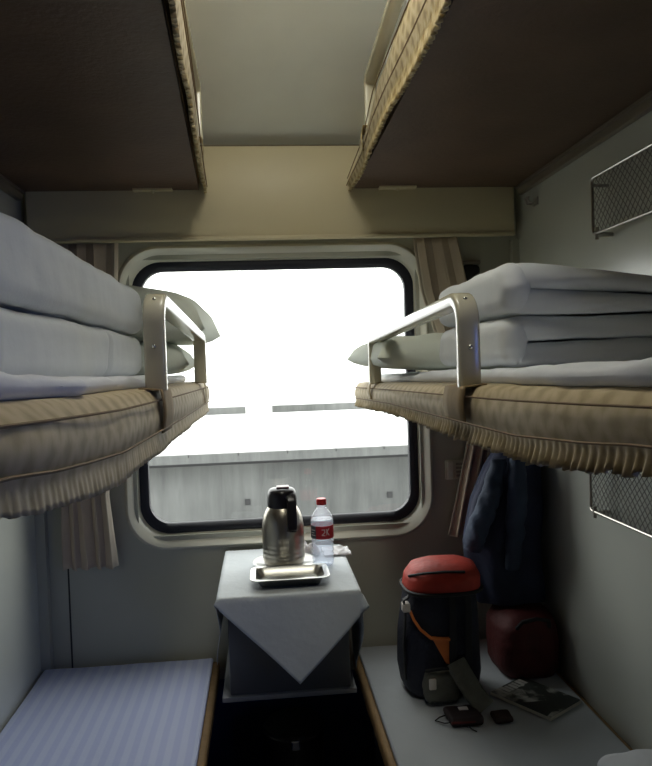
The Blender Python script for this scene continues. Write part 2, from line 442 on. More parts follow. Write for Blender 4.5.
def rail_path(X, ya, yb, z0, za, zb, r=.04, zf=0):
    """posts at ya (near) and yb (far); heights za, zb"""
    pts = [(X, ya, z0), (X, ya, za - r)]
    ang = math.atan2(zb - za, yb - ya)
    for k in range(1, 8):
        a = PI / 2 * k / 8; pts.append((X, ya + r - r * math.cos(a), za - r + r * math.sin(a)))
    pts.append((X, ya + r, za)); r2 = .022
    pts.append((X, yb - r2, zb))
    for k in range(1, 6):
        a = PI / 2 * k / 6; pts.append((X, yb - r2 + r2 * math.sin(a), zb - r2 + r2 * math.cos(a)))
    pts += [(X, yb, zb - r2), (X, yb, zf)]
    return pts

def berth(name, label, sgn, edge, wallx, zc0, zc1, ztop, zbot, y0, y1, rail, cov, under, plates=False, seed=0, board_y=None, pleat=.0045):
    t = thing(name, (wallx - sgn * .3, (y0 + y1) / 2, zc0), label, 'berth', None)
    e0 = min(edge(y0), edge(y1), key=lambda v: -sgn * v) if False else None
    # board and cushion follow the edge line
    def slab(bm, inset, z0f, z1f, n=24, bev=0):
        rings = []
        for i in range(n + 1):
            Y = lerp(y0, y1, i / n); e = edge(Y) + sgn * inset
            rings.append([bm.verts.new(p) for p in ((e, Y, z0f(Y)), (wallx - sgn * .004, Y, z0f(Y)), (wallx - sgn * .004, Y, z1f(Y)), (e, Y, z1f(Y)))])
        for A, B in zip(rings, rings[1:]):
            for k in range(4): bm.faces.new((A[k], A[(k + 1) % 4], B[(k + 1) % 4], B[k]))
        bm.faces.new(rings[0]); bm.faces.new(rings[-1][::-1])
    bm = nbm(); b0 = lambda Y: max(zc0, zbot(Y) + .010)
    slab(bm, .012, b0, lambda Y: b0(Y) + .020); obj('bunk_board', bm, under, t, smooth=False)
    bm = nbm(); slab(bm, .010, lambda Y: b0(Y) + .020, lambda Y: ztop(Y)); obj('cushion', bm, M['tan'], t, smooth=False)
    bm = nbm(); rows = cover_panel(bm, edge, sgn, y0, y1, ztop, zbot, .11, 700, pleat, seed)
    c = solid(obj('fringed_cover', bm, cov, t, ang=75), .0025)
    for frac in (.10, .60):
        bm = nbm(); pts = []
        for i in range(90):
            Y = lerp(y0 + .01, y1 - .01, i / 89)
            pts.append((edge(Y) - sgn * (.0105 + (.004 if frac > .3 else 0)), Y, lerp(ztop(Y) - .004, zbot(Y), frac)))
        tube(bm, pts, .0014, 5); obj('piping', bm, M['cord'], c)
    ya, yb, za, zb, X = rail
    bm = nbm(); tube(bm, rail_path(X, ya, yb, ztop(ya) + .002, za, zb, zf=ztop(yb) + .002), 1, 16, flat=(.0165, .011), up=(1, 0, 0))
    r = obj('safety_rail', bm, M['rail'], t, ang=50)
    for (yy, zz, ax) in ((ya - .011, za - .075, 'y'), (ya + .01, za - .002, 'd')):
        bm = nbm(); bmesh.ops.create_uvsphere(bm, u_segments=10, v_segments=6, radius=.0042, matrix=Matrix.Translation((X, yy, zz)))
        obj('bolt', bm, M['bolt'], r)
    for Y in (ya, yb):
        bm = nbm(); nz = 10; rows = []
        for i in range(5):
            hw = .055 if Y == ya else .02; yy = Y + (.025 if Y == ya else 0) - hw + 2 * hw * i / 4; ee = edge(yy)
            col = [(ee + sgn * .02, yy, ztop(yy) + .006)]
            for j in range(nz + 1): col.append((ee - sgn * (.013 + .004 * math.sin(PI * j / nz)), yy, lerp(ztop(yy) + .003, zbot(yy) + .03, j / nz)))
            rows.append([bm.verts.new(p) for p in col])
        for A, B in zip(rows, rows[1:]):
            for k in range(len(A) - 1): bm.faces.new((A[k], A[k + 1], B[k + 1], B[k]))
        solid(obj('strap', bm, M['strap'] if Y == ya else cov, t), .002)
    # ledge along the wall that carries the board
    bm = nbm(); a, b = sorted((wallx - sgn * .002, wallx - sgn * .022)); box(bm, a, b, y0, y1, zc0 - .028, zc0 - .001, bevel=.004)
    box(bm, *sorted((wallx - sgn * .002, wallx - sgn * .03)), y0, y1, zc0 - .008, zc0 - .0005)
    if zc0 < 1.5:                                                   # the middle bunks rest on a slim angle
        bm.free(); bm = nbm(); box(bm, a, b, .66, y1, zc0 - .006, zc0 - .0005)
    obj('wall_ledge', bm, M['browntrim'], t)
    return t

zt_ml = lambda Y: interp([(.42, 1.379), (.8, 1.369), (1.3, 1.362), (2.1, 1.354)], Y)
zb_ml = lambda Y: interp([(.42, 1.315), (.52, 1.299), (.62, 1.288), (.77, 1.275), (1.3, 1.270), (2.1, 1.270)], Y)
zt_mr = lambda Y: interp([(.42, 1.370), (.9, 1.358), (1.3, 1.350), (1.9, 1.338), (2.3, 1.330)], Y)
zb_mr = lambda Y: interp([(.42, 1.310), (.54, 1.301), (.62, 1.290), (.8, 1.275), (1.6, 1.277), (2.3, 1.258)], Y)
ed_l = lambda Y: -.165
ed_r = lambda Y: .31
berth('middle_berth', 'left middle berth, beige skirted bunk carrying the long pair of folded quilts', -1, ed_l, XL, 1.285, 1.30, zt_ml, zb_ml, .365, 2.10,
      (1.11, 1.92, 1.510, 1.482, -.162), M['cover'], M['brown'], seed=1.3, pleat=.0006)
berth('middle_berth', 'right middle berth, beige skirted bunk carrying the square folded quilts', 1, ed_r, XR, 1.272, 1.30, zt_mr, zb_mr, .365, 2.252,
      (1.03, 1.90, 1.492, 1.462, .312), M['cover'], M['brown'], seed=7.7, pleat=.0042)
ed_ul = lambda Y: lerp(-.165, -.118, (2.33 - Y) / 1.25)
ed_ur = lambda Y: .31
zt_u = lambda Y: interp([(.5, 2.095), (1.72, 2.085), (1.92, 2.02), (2.25, 2.0)], Y)
zb_u = lambda Y: 1.945 + .006 * math.sin(Y * 9)
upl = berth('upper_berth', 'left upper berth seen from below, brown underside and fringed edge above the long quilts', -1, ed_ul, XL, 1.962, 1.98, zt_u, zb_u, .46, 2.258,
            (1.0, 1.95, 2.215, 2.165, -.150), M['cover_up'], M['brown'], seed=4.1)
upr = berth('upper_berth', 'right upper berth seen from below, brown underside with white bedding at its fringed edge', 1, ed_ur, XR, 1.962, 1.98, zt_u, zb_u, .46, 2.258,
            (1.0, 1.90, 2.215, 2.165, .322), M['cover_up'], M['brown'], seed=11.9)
for t, a, b in ((upl, -.375, -.255), (upr, .40, .52)):
    bm = nbm(); box(bm, a, b, 2.225, 2.256, 1.956, 1.9615); bmesh.ops.create_uvsphere(bm, u_segments=8, v_segments=6, radius=.006, matrix=Matrix.Translation(((a + b) / 2, 2.24, 1.954)))
    obj('mounting_plate', bm, M['panel'], t)

# bedding that shows over the edge of the right upper berth
bm = nbm(); soft(bm, .330, .84, .60, 1.76, 2.099, 2.165, .028, (12, 30, 3), .014, 9, 3.3)
tag(obj('bed_quilt', bm, M['white']), 'white bedding lying on the right upper berth behind its rail', 'quilt')

# ------------------------------------------------------------------ lower berths
def lower(label, sgn, wallx, edge, seed):
    t = thing('lower_berth', (wallx - sgn * .3, 1.4, 0), label, 'berth')
    a, b = sorted((wallx - sgn * .004, edge))
    bm = nbm(); soft(bm, a, b, .42, 2.315, .385, .430, .012, (10, 30, 2), .002, 8, seed); obj('cushion', bm, M['tan'], t)
    a2, b2 = sorted((wallx - sgn * .004, edge + sgn * .01))
    obj('bunk_board', boxbm(a2, b2, .42, 2.315, .36, .384), M['brown'], t, smooth=False)
    for y in (.5, 1.35, 2.2):
        x = edge + sgn * .07
        bm = nbm(); box(bm, x - .02, x + .02, y - .02, y + .02, 0, .36, bevel=.004); obj('leg', bm, M['metal'], t)
    bm = nbm(); box(bm, *sorted((edge + sgn * .11, edge + sgn * .12)), .44, 2.31, .001, .36); obj('kick_panel', bm, M['kick'], t, smooth=False)
    return t
lower('left lower berth with tan edge under the striped sheet', -1, XL, -.168, 2.2)
lower('right lower berth with tan edge under the backpack and plain sheet', 1, XR, .272, 5.2)
def sheetfn(amp, seed):
    def f(w):
        k = noise.noise(Vector((w.x * 5 + seed, w.y * 2.2, 0))) + .5 * noise.noise(Vector((w.x * 13 + seed, w.y * 9, 3)))
        if w.z > .436: w.z += amp * k
        return w
    return f
bm = nbm(); soft(bm, XL + .008, -.188, .43, 2.305, .4305, .446, .007, (50, 90, 1), 0, fn=sheetfn(.003, 4))
tag(obj('bed_sheet', bm, M['stripes']), 'white striped sheet pad spread on the left lower berth', 'sheet')
bm = nbm(); soft(bm, .290, XR - .03, .43, 2.305, .4305, .446, .007, (50, 90, 1), 0, fn=sheetfn(.003, 14))
tag(obj('bed_sheet', bm, M['sheet_plain']), 'plain white sheet pad on the right lower berth under the backpack', 'sheet')

# ------------------------------------------------------------------ bedding on the middle berths
def msheet(x0, x1, y0, y1, base, th, seed, amp, edgefn=None):
    bm = nbm()
    def f(w):
        t = (w.z - 0) / th
        if edgefn: w = edgefn(w)
        k = noise.noise(Vector((w.x * 9 + seed, w.y * 5, 0))) + .6 * noise.noise(Vector((w.x * 22 + seed, w.y * 16, 1)))
        z = base(w.y) + .0045 + t * (th + amp * (k if t > .5 else 0))
        return Vector((w.x, w.y, z))
    soft(bm, x0, x1, y0, y1, 0, th, th * .48, (24, 70, 1), 0, fn=f)
    return bm
def le(w):   # the near half of the sheet spills further towards the edge of the berth
    a = max(0, min(1, (w.x + .60) / .4)); k = interp([(.45, .035), (.70, .030), (.80, .012), (1.0, .0), (2.1, -.02)], w.y)
    k += .012 * noise.noise(Vector((w.y * 8, 1, 5)))
    return Vector((w.x + a * k, w.y, w.z))
tag(obj('bed_sheet', msheet(XL + .01, -.205, .44, 2.07, zt_ml, .020, 3, .005, le), M['white']), 'bluish white sheet under the long quilts on the left middle berth', 'sheet')
def re_(w):
    a = max(0, min(1, (.62 - w.x) / .25)); k = interp([(.45, -.030), (.70, -.028), (.86, -.020), (.98, .012), (1.1, .03), (2.1, .03)], w.y)
    k += .010 * noise.noise(Vector((w.y * 8, 7, 5)))
    return Vector((w.x + a * k, w.y, w.z))
tag(obj('bed_sheet', msheet(.345, XR - .01, .44, 2.26, zt_mr, .022, 8, .008, re_), M['white']), 'crumpled white sheet under the square quilts on the right middle berth', 'sheet')

def quilt(name, label, sgn, xe, xw, y0, y1, z0, z1, seed, group, drop=0.0, band=None, stretchy=1):
    """quilt folded in two: a rounded fold towards the aisle and two layers that part behind it"""
    bm = nbm(); zm = (z0 + z1) / 2; th = (z1 - z0)
    def f(w):
        k = abs(w.x - xe) / abs(xw - xe)
        w.z = w.z - drop * k * (w.z - z0) / th
        if band:
            for b in band: 
                g = math.exp(-((w.y - b) / .008) ** 2)
                w.x += sgn * .014 * g * (1 if abs(w.x - xe) < .05 else 0)
        w.y += .012 * noise.noise(Vector((w.x * 7 + seed, w.z * 30, 0)))
        return w
    n = 44 if y1 - y0 > .8 else 26
    a, b = sorted((xe, xe + sgn * .052)); soft(bm, a, b, y0 - .004, y1, z0 + .001, z1 - .001, .026, (4, n * 2, 8), .005, 7, seed, f)
    a, b = sorted((xe + sgn * .018, xw))
    soft(bm, a, b, y0, y1 - .004, zm + .0005, z1, th * .23, (20, n, 4), .006, 7, seed + 2, f)
    soft(bm, a, b, y0 + .004, y1 - .004, z0, zm - .0005, th * .23, (20, n, 4), .006, 7, seed + 5, f)
    return tag(obj(name, bm, M['whiteq'], ang=60), label, 'quilt', group)
g = 'folded quilts on the middle berths'
quilt('folded_quilt', 'lower of the two long white folded quilts on the left middle berth', -1, -.300, XL + .015, .83, 1.83, 1.385, 1.487, 1, g, band=[1.44])
quilt('folded_quilt', 'upper of the two long white folded quilts on the left middle berth', -1, -.295, XL + .015, .80, 1.83, 1.488, 1.603, 21, g)
quilt('folded_quilt', 'lower of the two square white folded quilts on the right middle berth', 1, .408, XR - .012, 1.15, 1.59, 1.383, 1.470, 41, g)
quilt('folded_quilt', 'upper of the two square white folded quilts on the right middle berth', 1, .405, XR - .012, 1.13, 1.57, 1.471, 1.562, 61, g, drop=.05)

def pillow(label, cx, cy, z0, lx, ly, th, seed, tilt=0.0, rot=0.0, m='pillow'):
    bm = nbm(); n = 30; top, bot = {}, {}
    for i in range(n + 1):
        for j in range(n + 1):
            u, v = 2 * i / n - 1, 2 * j / n - 1
            prof = ((1 - u ** 4) * (1 - v ** 4)) ** .38
            pin = 1 - .10 * (1 - abs(v) ** 3) * abs(u) ** 6; pin2 = 1 - .10 * (1 - abs(u) ** 3) * abs(v) ** 6
            x, y = u * lx / 2 * pin, v * ly / 2 * pin2
            x, y = x * math.cos(rot) - y * math.sin(rot), x * math.sin(rot) + y * math.cos(rot)
            k = .10 * th * noise.noise(Vector((x * 11 + seed, y * 11, 0)))
            zt = z0 + .3 * th + .7 * th * prof + k * prof
            zb = z0 + .3 * th - .3 * th * prof
            top[i, j] = bm.verts.new((cx + x, cy + y, zt + tilt * x))
            bot[i, j] = top[i, j] if (i in (0, n) or j in (0, n)) else bm.verts.new((cx + x, cy + y, zb + tilt * x))
    for i in range(n):
        for j in range(n):
            for d in (top, bot):
                q = [d[i, j], d[i + 1, j], d[i + 1, j + 1], d[i, j + 1]]
                try: bm.faces.new(q)
                except ValueError: pass
    return tag(obj('pillow', bm, M[m], ang=70), label, 'pillow', 'pillows on the middle berths')
pillow('flat pillow beneath another pillow at the window end of the left middle berth', -.42, 1.98, 1.381, .48, .25, .095, 1)
pillow('plump pale pillow with pointed corner topmost beside the window on the left middle berth', -.400, 2.038, 1.482, .55, .40, .150, 5, tilt=-.10, rot=-.05)
pillow('flat white pillow beside the window on the right middle berth', .545, 1.93, 1.368, .55, .52, .095, 9, tilt=-.05, rot=.03)

# white quilt corner at the bottom right, on the lower berth
bm = nbm(); soft(bm, .70, XR - .03, 1.02, 1.475, .4525, .525, .035, (14, 20, 4), .012, 9, 31)
tag(obj('pillow', bm, M['white'], ang=60), 'white pillow corner lying on the right lower berth against the wall', 'pillow')

# ------------------------------------------------------------------ curtains
def curtain(label, ltab, rtab, z0, z1, y, pleats, seed, tie=None):
    bm = nbm(); nu, nz = 90, 44; rows = []
    for j in range(nz + 1):
        z = lerp(z0, z1, j / nz); l, r = interp(ltab, z), interp(rtab, z); row = []
        for i in range(nu + 1):
            u = i / nu; w = r - l
            hang = (z1 - z) / (z1 - z0)
            ph = 2 * PI * pleats * (u + .10 * noise.noise(Vector((seed, u * 4, z * .9))))
            amp = .019 * (.65 + .5 * noise.noise(Vector((seed + 5, u * 6, z * 1.2)))) * (.7 + .5 * hang)
            fl = .008 * noise.noise(Vector((seed + 2, u * 2.2, z * 2.5)))
            row.append(bm.verts.new((l + w * u + .006 * math.sin(ph * 2), min(y + amp * math.sin(ph) + fl, YB - .012), z + .004 * math.sin(ph + 1) * (1 if j == 0 else 0))))
        rows.append(row)
    for A, B in zip(rows, rows[1:]):
        for k in range(nu): bm.faces.new((A[k], A[k + 1], B[k + 1], B[k]))
    for f in bm.faces:
        c = f.calc_center_median(); l, r = interp(ltab, c.z), interp(rtab, c.z)
        if seed > 2 and (c.x - l) / (r - l) < .10: f.material_index = 1  # edge strip facing the window takes the painted lit tone
        if seed < 2 and (r - c.x) / (r - l) < .08: f.material_index = 1
    return solid(tag(obj('curtain', bm, [M['curtain'], M['curtain_edge']], ang=80), label, 'curtain', 'curtains beside the window'), .002)
curtain('beige curtain hanging left of the window behind the berths', [(.77, -.640), (1.0, -.640), (1.5, -.66), (1.80, -.66)], [(.77, -.478), (1.0, -.497), (1.3, -.47), (1.7, -.440), (1.802, -.435)], .77, 1.8025, 2.283, 4, 1)
cr = curtain('beige curtain gathered right of the window above the backpack', [(.81, .605), (.95, .640), (1.12, .680), (1.35, .62), (1.63, .535), (1.802, .515)],
        [(.81, .705), (.95, .725), (1.12, .76), (1.35, .76), (1.63, .70), (1.802, .665)], .81, 1.8025, 2.278, 3, 3)

# ------------------------------------------------------------------ table, cloth and the things on it
TX0, TX1, TY0, TZ = -.128, .236, 1.828, .795
t = thing('window_table', (.054, 2.1, .47), 'small grey wall table under the window, mostly hidden by the white cloth', 'table')
bm = nbm(); box(bm, TX0, TX1, TY0, 2.312, TZ - .028, TZ, bevel=.006); obj('tabletop', bm, M['metal'], t)
bm = nbm(); box(bm, TX0 + .012, TX1 - .012, 1.955, 2.329, .478, TZ - .028, bevel=.004); obj('cabinet', bm, M['metal'], t)
bm = nbm(); box(bm, TX0 - .01, TX1 + .004, 1.945, 2.329, .464, .478, bevel=.002); obj('bottom_trim', bm, mat('trim_grey', (.30, .31, .33), .35), t)
# cloth laid cornerwise
bm = nbm(); n = 84; HD = .488; cx, cy = .074, 2.080; vv = {}
def drape(a, b):
    x, y = (a - b) * HD / 2 , -(a + b) * HD / 2     # a,b in [-1,1] -> diamond
    px, py = cx + x, cy + y
    qx = max(TX0 - .003, min(TX1 + .003, px)); qy = max(TY0 - .003, min(2.5, py))
    ox, oy = px - qx, py - qy; L = math.hypot(ox, oy)
    zt = TZ + .0022 + .0012 * noise.noise(Vector((px * 9, py * 9, 0)))
    if L < 1e-6: return Vector((px, py, zt))
    dx, dy = ox / L, oy / L
    corner = min(abs(dx), abs(dy)) * 1.4
    out = .004 + L * (.06 + .55 * corner) + .014 * math.sin(math.atan2(oy, ox) * 9 + px * 20) * min(1, L / .12) * .5
    out = max(out, .003)
    dn = math.sqrt(max(0, L * L - min(out, L * .95) ** 2))
    return Vector((qx + dx * out, qy + dy * out, zt - dn))
for i in range(n + 1):
    for j in range(n + 1):
        vv[i, j] = (2 * i / n - 1, 2 * j / n - 1)
P = {k: drape(*v) for k, v in vv.items()}
Vb = {}
for i in range(n):
    for j in range(n):
        ks = [(i, j), (i + 1, j), (i + 1, j + 1), (i, j + 1)]
        if max(P[k].y for k in ks) > 2.305: continue
        for k in ks:
            if k not in Vb: Vb[k] = bm.verts.new(P[k])
        bm.faces.new([Vb[k] for k in ks])
solid(tag(obj('tablecloth', bm, M['cloth'], ang=80), 'white cloth laid cornerwise over the window table', 'tablecloth'), .0016)
TT = TZ + .0046
# dish
dx, dy = .050, 2.092
bm = nbm(); lathe(bm, [(0, .001), (.050, 0), (.072, .004), (.092, .013), (.094, .0145), (.091, .0155), (.070, .0075), (.048, .004), (0, .004)], dx, dy, 44, z0=TT)
tag(obj('dish', bm, M['porcelain']), 'shallow white dish under the steel thermos', 'dish')
# thermos
t = thing('thermos_jug', (dx, dy, TT + .005), 'steel vacuum jug with black lid standing in the white dish on the table', 'thermos')
pr = [(0, 0), (.054, 0), (.058, .004), (.0605, .012)]
for k in range(4):
    z = .018 + .014 * k; pr += [(.0627, z), (.0632, z + .003), (.0632, z + .008), (.0627, z + .011)]
pr += [(.0630, .078), (.0632, .098), (.0622, .116), (.0600, .132), (.0560, .148), (.0500, .162), (.0450, .170), (.043, .173), (0, .173)]
bm = nbm(); lathe(bm, pr, dx, dy, 56, z0=TT + .0046); obj('body', bm, M['steel'], t, ang=50)
bm = nbm(); lathe(bm, [(0, .1725), (.0435, .1725), (.0445, .176), (.0440, .196), (.0428, .210), (.040, .220), (.034, .226), (.020, .229), (0, .2295)], dx, dy, 40, z0=TT + .005)
lid = obj('lid', bm, M['black'], t)
bm = nbm(); soft(bm, dx - .016, dx + .022, dy - .022, dy + .016, TT + .2335, TT + .2385, .004, (4, 4, 1)); obj('lid_button', bm, mat('button_maroon', (.10, .015, .03), .3), lid)
bm = nbm(); tube(bm, [(dx + .022, dy - .030, TT + .216), (dx + .025, dy - .044, TT + .208), (dx + .026, dy - .050, TT + .195), (dx + .026, dy - .056, TT + .165), (dx + .026, dy - .064, TT + .140), (dx + .025, dy - .064, TT + .122), (dx + .024, dy - .056, TT + .116)], 1, 14, flat=(.0145, .006), up=(1, 0, 0)); obj('handle', bm, M['black'], t)
# bottle
bx, by = .166, 2.070
t = thing('water_bottle', (bx, by, TT), 'clear plastic water bottle with red cap and red label on the table', 'bottle')
pr = [(0, .004), (.022, .001), (.030, .003), (.0325, .010)]
for k in range(5):
    z = .016 + .0135 * k; pr += [(.0325, z), (.0338, z + .004), (.0306, z + .0080), (.0306, z + .0095)]
pr += [(.0330, .084), (.0330, .124), (.0335, .128), (.0335, .136), (.031, .146), (.025, .158), (.017, .168), (.0125, .173), (.0125, .184)]
bm = nbm(); lathe(bm, pr, bx, by, 40, z0=TT); obj('body', bm, M['pet'], t)
wp = [(0, .006)] + [(r - .0018, z + .002) for r, z in pr[1:-5]] + [(0, .139)]
bm = nbm(); lathe(bm, wp, bx, by, 40, z0=TT); obj('water', bm, M['water'], t)
bm = nbm(); lathe(bm, [(0, .181), (.0142, .181), (.0150, .183), (.0150, .196), (.0135, .199), (0, .199)], bx, by, 24, z0=TT); obj('cap', bm, M['red'], t)
bm = nbm(); lathe(bm, [(.0338, .084), (.0342, .085), (.0342, .121), (.0338, .122)], bx, by, 48, z0=TT)
for f in bm.faces:
    c = f.calc_center_median(); a = math.degrees(math.atan2(c.y - by, c.x - bx)) % 360; f.material_index = 1 if 185 < a < 236 else 0
lb = obj('label', bm, [M['label'], M['labeldark']], t)
bm = nbm()   # white strokes printed on the label
def stroke(a0, z0, a1, z1, w=.0016):
    pts = []
    for k in range(7):
        a = math.radians(lerp(a0, a1, k / 6)); pts.append((bx + .0345 * math.cos(a), by + .0345 * math.sin(a), TT + lerp(z0, z1, k / 6)))
    tube(bm, pts, w, 5)
for s in ((262, .112, 278, .112), (278, .112, 278, .104), (278, .104, 263, .096), (263, .096, 280, .095), (288, .114, 288, .096), (288, .105, 300, .114), (289, .105, 301, .095), (205, .110, 228, .110), (205, .102, 222, .102), (204, .095, 228, .095)): stroke(*s, w=.0011)
obj('print', bm, M['labelwhite'], lb)
# tissue behind the bottle
def crumple(label, x0, x1, y0, y1, h, seed, nm='paper_napkin'):
    bm = nbm(); n = 26; g = {}
    for i in range(n + 1):
        for j in range(n + 1):
            u, v = i / n, j / n; x, y = lerp(x0, x1, u), lerp(y0, y1, v)
            e = min(u, 1 - u, v, 1 - v) * 2
            z = TT + .002 + h * e ** .5 * (.55 + .6 * noise.noise(Vector((u * 3.1 + seed, v * 3.1, 0)))) + h * .25 * abs(noise.noise(Vector((u * 9 + seed, v * 9, 2))))
            g[i, j] = bm.verts.new((x + .01 * noise.noise(Vector((u * 4, v * 4, seed))), y + .01 * noise.noise(Vector((u * 4, v * 4, seed + 3))), max(z, TT + .001)))
    for i in range(n):
        for j in range(n): bm.faces.new((g[i, j], g[i + 1, j], g[i + 1, j + 1], g[i, j + 1]))
    return solid(tag(obj(nm, bm, M['paper'], ang=30), label, 'napkin'), .001)
crumple('crumpled white tissue between the thermos and the bottle', .105, .165, 2.165, 2.235, .055, 4)
crumple('flat white tissue on the cloth behind the bottle', .175, .262, 2.15, 2.245, .020, 9)
# tray
t = thing('serving_tray', (.060, 1.930, TT), 'rectangular stainless steel tray in front of the thermos', 'tray')
def rr(w, h, r, z, n=6): return [(x, y, z) for x, y in rrect(.060, 1.930, w, h, r, n)]
lv = [rr(.155, .085, .014, TT), rr(.162, .092, .016, TT + .001), rr(.188, .116, .022, TT + .024), rr(.212, .138, .026, TT + .0255), rr(.216, .142, .027, TT + .0245), rr(.216, .142, .027, TT + .0262), rr(.212, .138, .026, TT + .0272), rr(.187, .115, .021, TT + .0258), rr(.160, .090, .015, TT + .003), rr(.154, .084, .013, TT + .002)]
bm = nbm(); rs = [[bm.verts.new(p) for p in q] for q in lv]
for A, B in zip(rs, rs[1:]):
    for k in range(len(A)): bm.faces.new((A[k], A[(k + 1) % len(A)], B[(k + 1) % len(A)], B[k]))
bm.faces.new(rs[0][::-1]); bm.faces.new(rs[-1])
obj('tray_body', bm, M['tray'], t, ang=50)
bm = nbm(); soft(bm, .003, .118, 1.922, 1.956, TT + .0024, TT + .0048, .0012, (8, 4, 1)); obj('embossed_panel', bm, M['tray'], t)

# ------------------------------------------------------------------ waste bin under the table
t = thing('waste_bin', (.064, 2.14, 0), 'dark round metal waste bin on the floor under the table', 'bin')
bm = nbm(); lathe(bm, [(0, .001), (.078, .001), (.082, .004), (.094, .270), (.098, .277), (.098, .284), (.094, .288)], .064, 2.14, 40); obj('bin_body', bm, M['bin'], t)
bm = nbm(); lathe(bm, [(.095, .286), (.092, .294), (.080, .298), (.030, .302), (0, .303)], .064, 2.14, 40); obj('lid', bm, mat('bin_lid', (.05, .047, .035), .4, metal=.4), t)
bm = nbm(); soft(bm, .050, .078, 2.032, 2.050, .262, .292, .006, (3, 3, 3)); obj('latch', bm, M['chrome'], t)

# ------------------------------------------------------------------ hooks, socket, wire baskets
def hook(label, base, nrm, sc=1.0, tang=(0, 1, 0)):
    b, nrm, tg = Vector(base), Vector(nrm), Vector(tang)
    t = thing('coat_hook', base, label, 'hook')
    bm = nbm(); c = b + nrm * .003 * sc
    pl = [c + tg * (a * .016 * sc) + Vector((0, 0, d * .012 * sc)) for a, d in ((-1, -1), (1, -1), (1, 1), (-1, 1))]
    lo = [bm.verts.new(p - nrm * .003 * sc) for p in pl]; hi = [bm.verts.new(p + nrm * .002) for p in pl]
    bm.faces.new(lo); bm.faces.new(hi)
    for k in range(4): bm.faces.new((lo[k], lo[(k + 1) % 4], hi[(k + 1) % 4], hi[k]))
    obj('back_plate', bm, M['basket'], t, smooth=False)
    for s in (-1, 1):
        p0 = b + tg * s * .009 * sc + nrm * .004
        pts = [p0 + nrm * (x * sc) + Vector((0, 0, z * sc)) for x, z in ((0, .0), (.014, -.006), (.024, -.004), (.028, .006), (.027, .014))]
        bm = nbm(); tube(bm, pts, [.004 * sc] * 4 + [.0055 * sc], 8); obj('prong', bm, M['basket'], t)
hook('small double coat hook high on the wall right of the header panel', (XR, 2.15, 1.888), (-1, 0, 0))
hook('coat hook that the dark jacket hangs from', (XR, 2.17, 1.185), (-1, 0, 0))
t = thing('wall_switch', (.657, YB, 1.025), 'small cream louvred switch box on the wall right of the window', 'switch')
bm = nbm(); box(bm, .612, .702, YB - .014, YB, .992, 1.058, bevel=.004); obj('box', bm, M['socket'], t)
bm = nbm()
for k in range(4): box(bm, .648, .694, YB - .017, YB - .0135, 1.002 + .013 * k, 1.009 + .013 * k)
obj('louvre', bm, mat('louvre_grey', (.30, .28, .24), .5), t, smooth=False)
bm = nbm(); box(bm, .616, .636, YB - .024, YB - .0135, .996, 1.054, bevel=.003); obj('side_block', bm, mat('switch_light', (.66, .63, .54), .4), t)
t = thing('wall_bracket', (.70, YB, 1.715), 'small dark bracket on the window wall behind the right curtain', 'bracket')
bm = nbm(); box(bm, .675, .745, YB - .04, YB, 1.715, 1.728, bevel=.003); obj('bracket_plate', bm, M['browntrim'], t)
bm = nbm(); soft(bm, .685, .745, YB - .04, YB - .002, 1.66, 1.7145, .015, (4, 4, 4)); obj('dark_pouch', bm, M['webbing'], t)

def basket(label, z0, z1, ya, yb, dep=.04):
    t = thing('luggage_net', (XR, (ya + yb) / 2, z0), label, 'rack', 'wire net racks on the right wall')
    x = XR - dep
    bm = nbm(); r = .0042; c = .012
    pts = []
    for (y, z, a0) in ((yb - c, z1 - c, 0), (ya + c, z1 - c, 90), (ya + c, z0 + c, 180), (yb - c, z0 + c, 270)):
        for k in range(5):
            a = math.radians(a0 + 90 * k / 4); pts.append((x, y + c * math.cos(a), z + c * math.sin(a)))
    tube(bm, pts, r, 8, closed=True); obj('frame_rod', bm, M['basket'], t)
    bm = nbm(); st = .021; h = z1 - z0
    y = ya - h
    while y < yb:
        for s in (1, -1):
            p, q = (y, z0), (y + h, z1)
            a, b = max(ya, p[0]), min(yb, q[0])
            if b - a > .004:
                za, zb_ = z0 + (a - p[0]), z0 + (b - p[0])
                if s < 0: za, zb_ = z1 - (a - p[0]), z1 - (b - p[0])
                sag = lambda yy, zz: x + .012 * math.sin(PI * min(1, max(0, (zz - z0) / h))) * s * .15 + .004
                nseg = 5
                tube(bm, [(sag(0, lerp(za, zb_, k / nseg)), lerp(a, b, k / nseg), lerp(za, zb_, k / nseg)) for k in range(nseg + 1)], .0012, 4)
        y += st
    obj('net', bm, M['net'], t, smooth=False)
    for yy in (ya + .02, yb - .02):
        for zz in ((z0,) if True else (z0, z1)):
            bm = nbm(); tube(bm, [(XR, yy, zz - .004), (x - .004, yy, zz - .004)], .006, 8); tube(bm, [(x, yy, zz - .016), (x, yy, zz + .014)], .0055, 8); obj('bracket', bm, M['basket'], t)
    for yy in (ya, yb):
        bm = nbm(); tube(bm, [(x, yy + (.006 if yy == ya else -.006), z1 - .02), (XR, yy + (.006 if yy == ya else -.006), z1 - .02)], .004, 6); obj('side_rod', bm, M['net'], t)
basket('upper wire net rack on the right wall, below the upper berth', 1.702, 1.842, 1.02, 1.70)
basket('lower wire net rack on the right wall, below the middle berth', .995, 1.135, 1.06, 1.745)

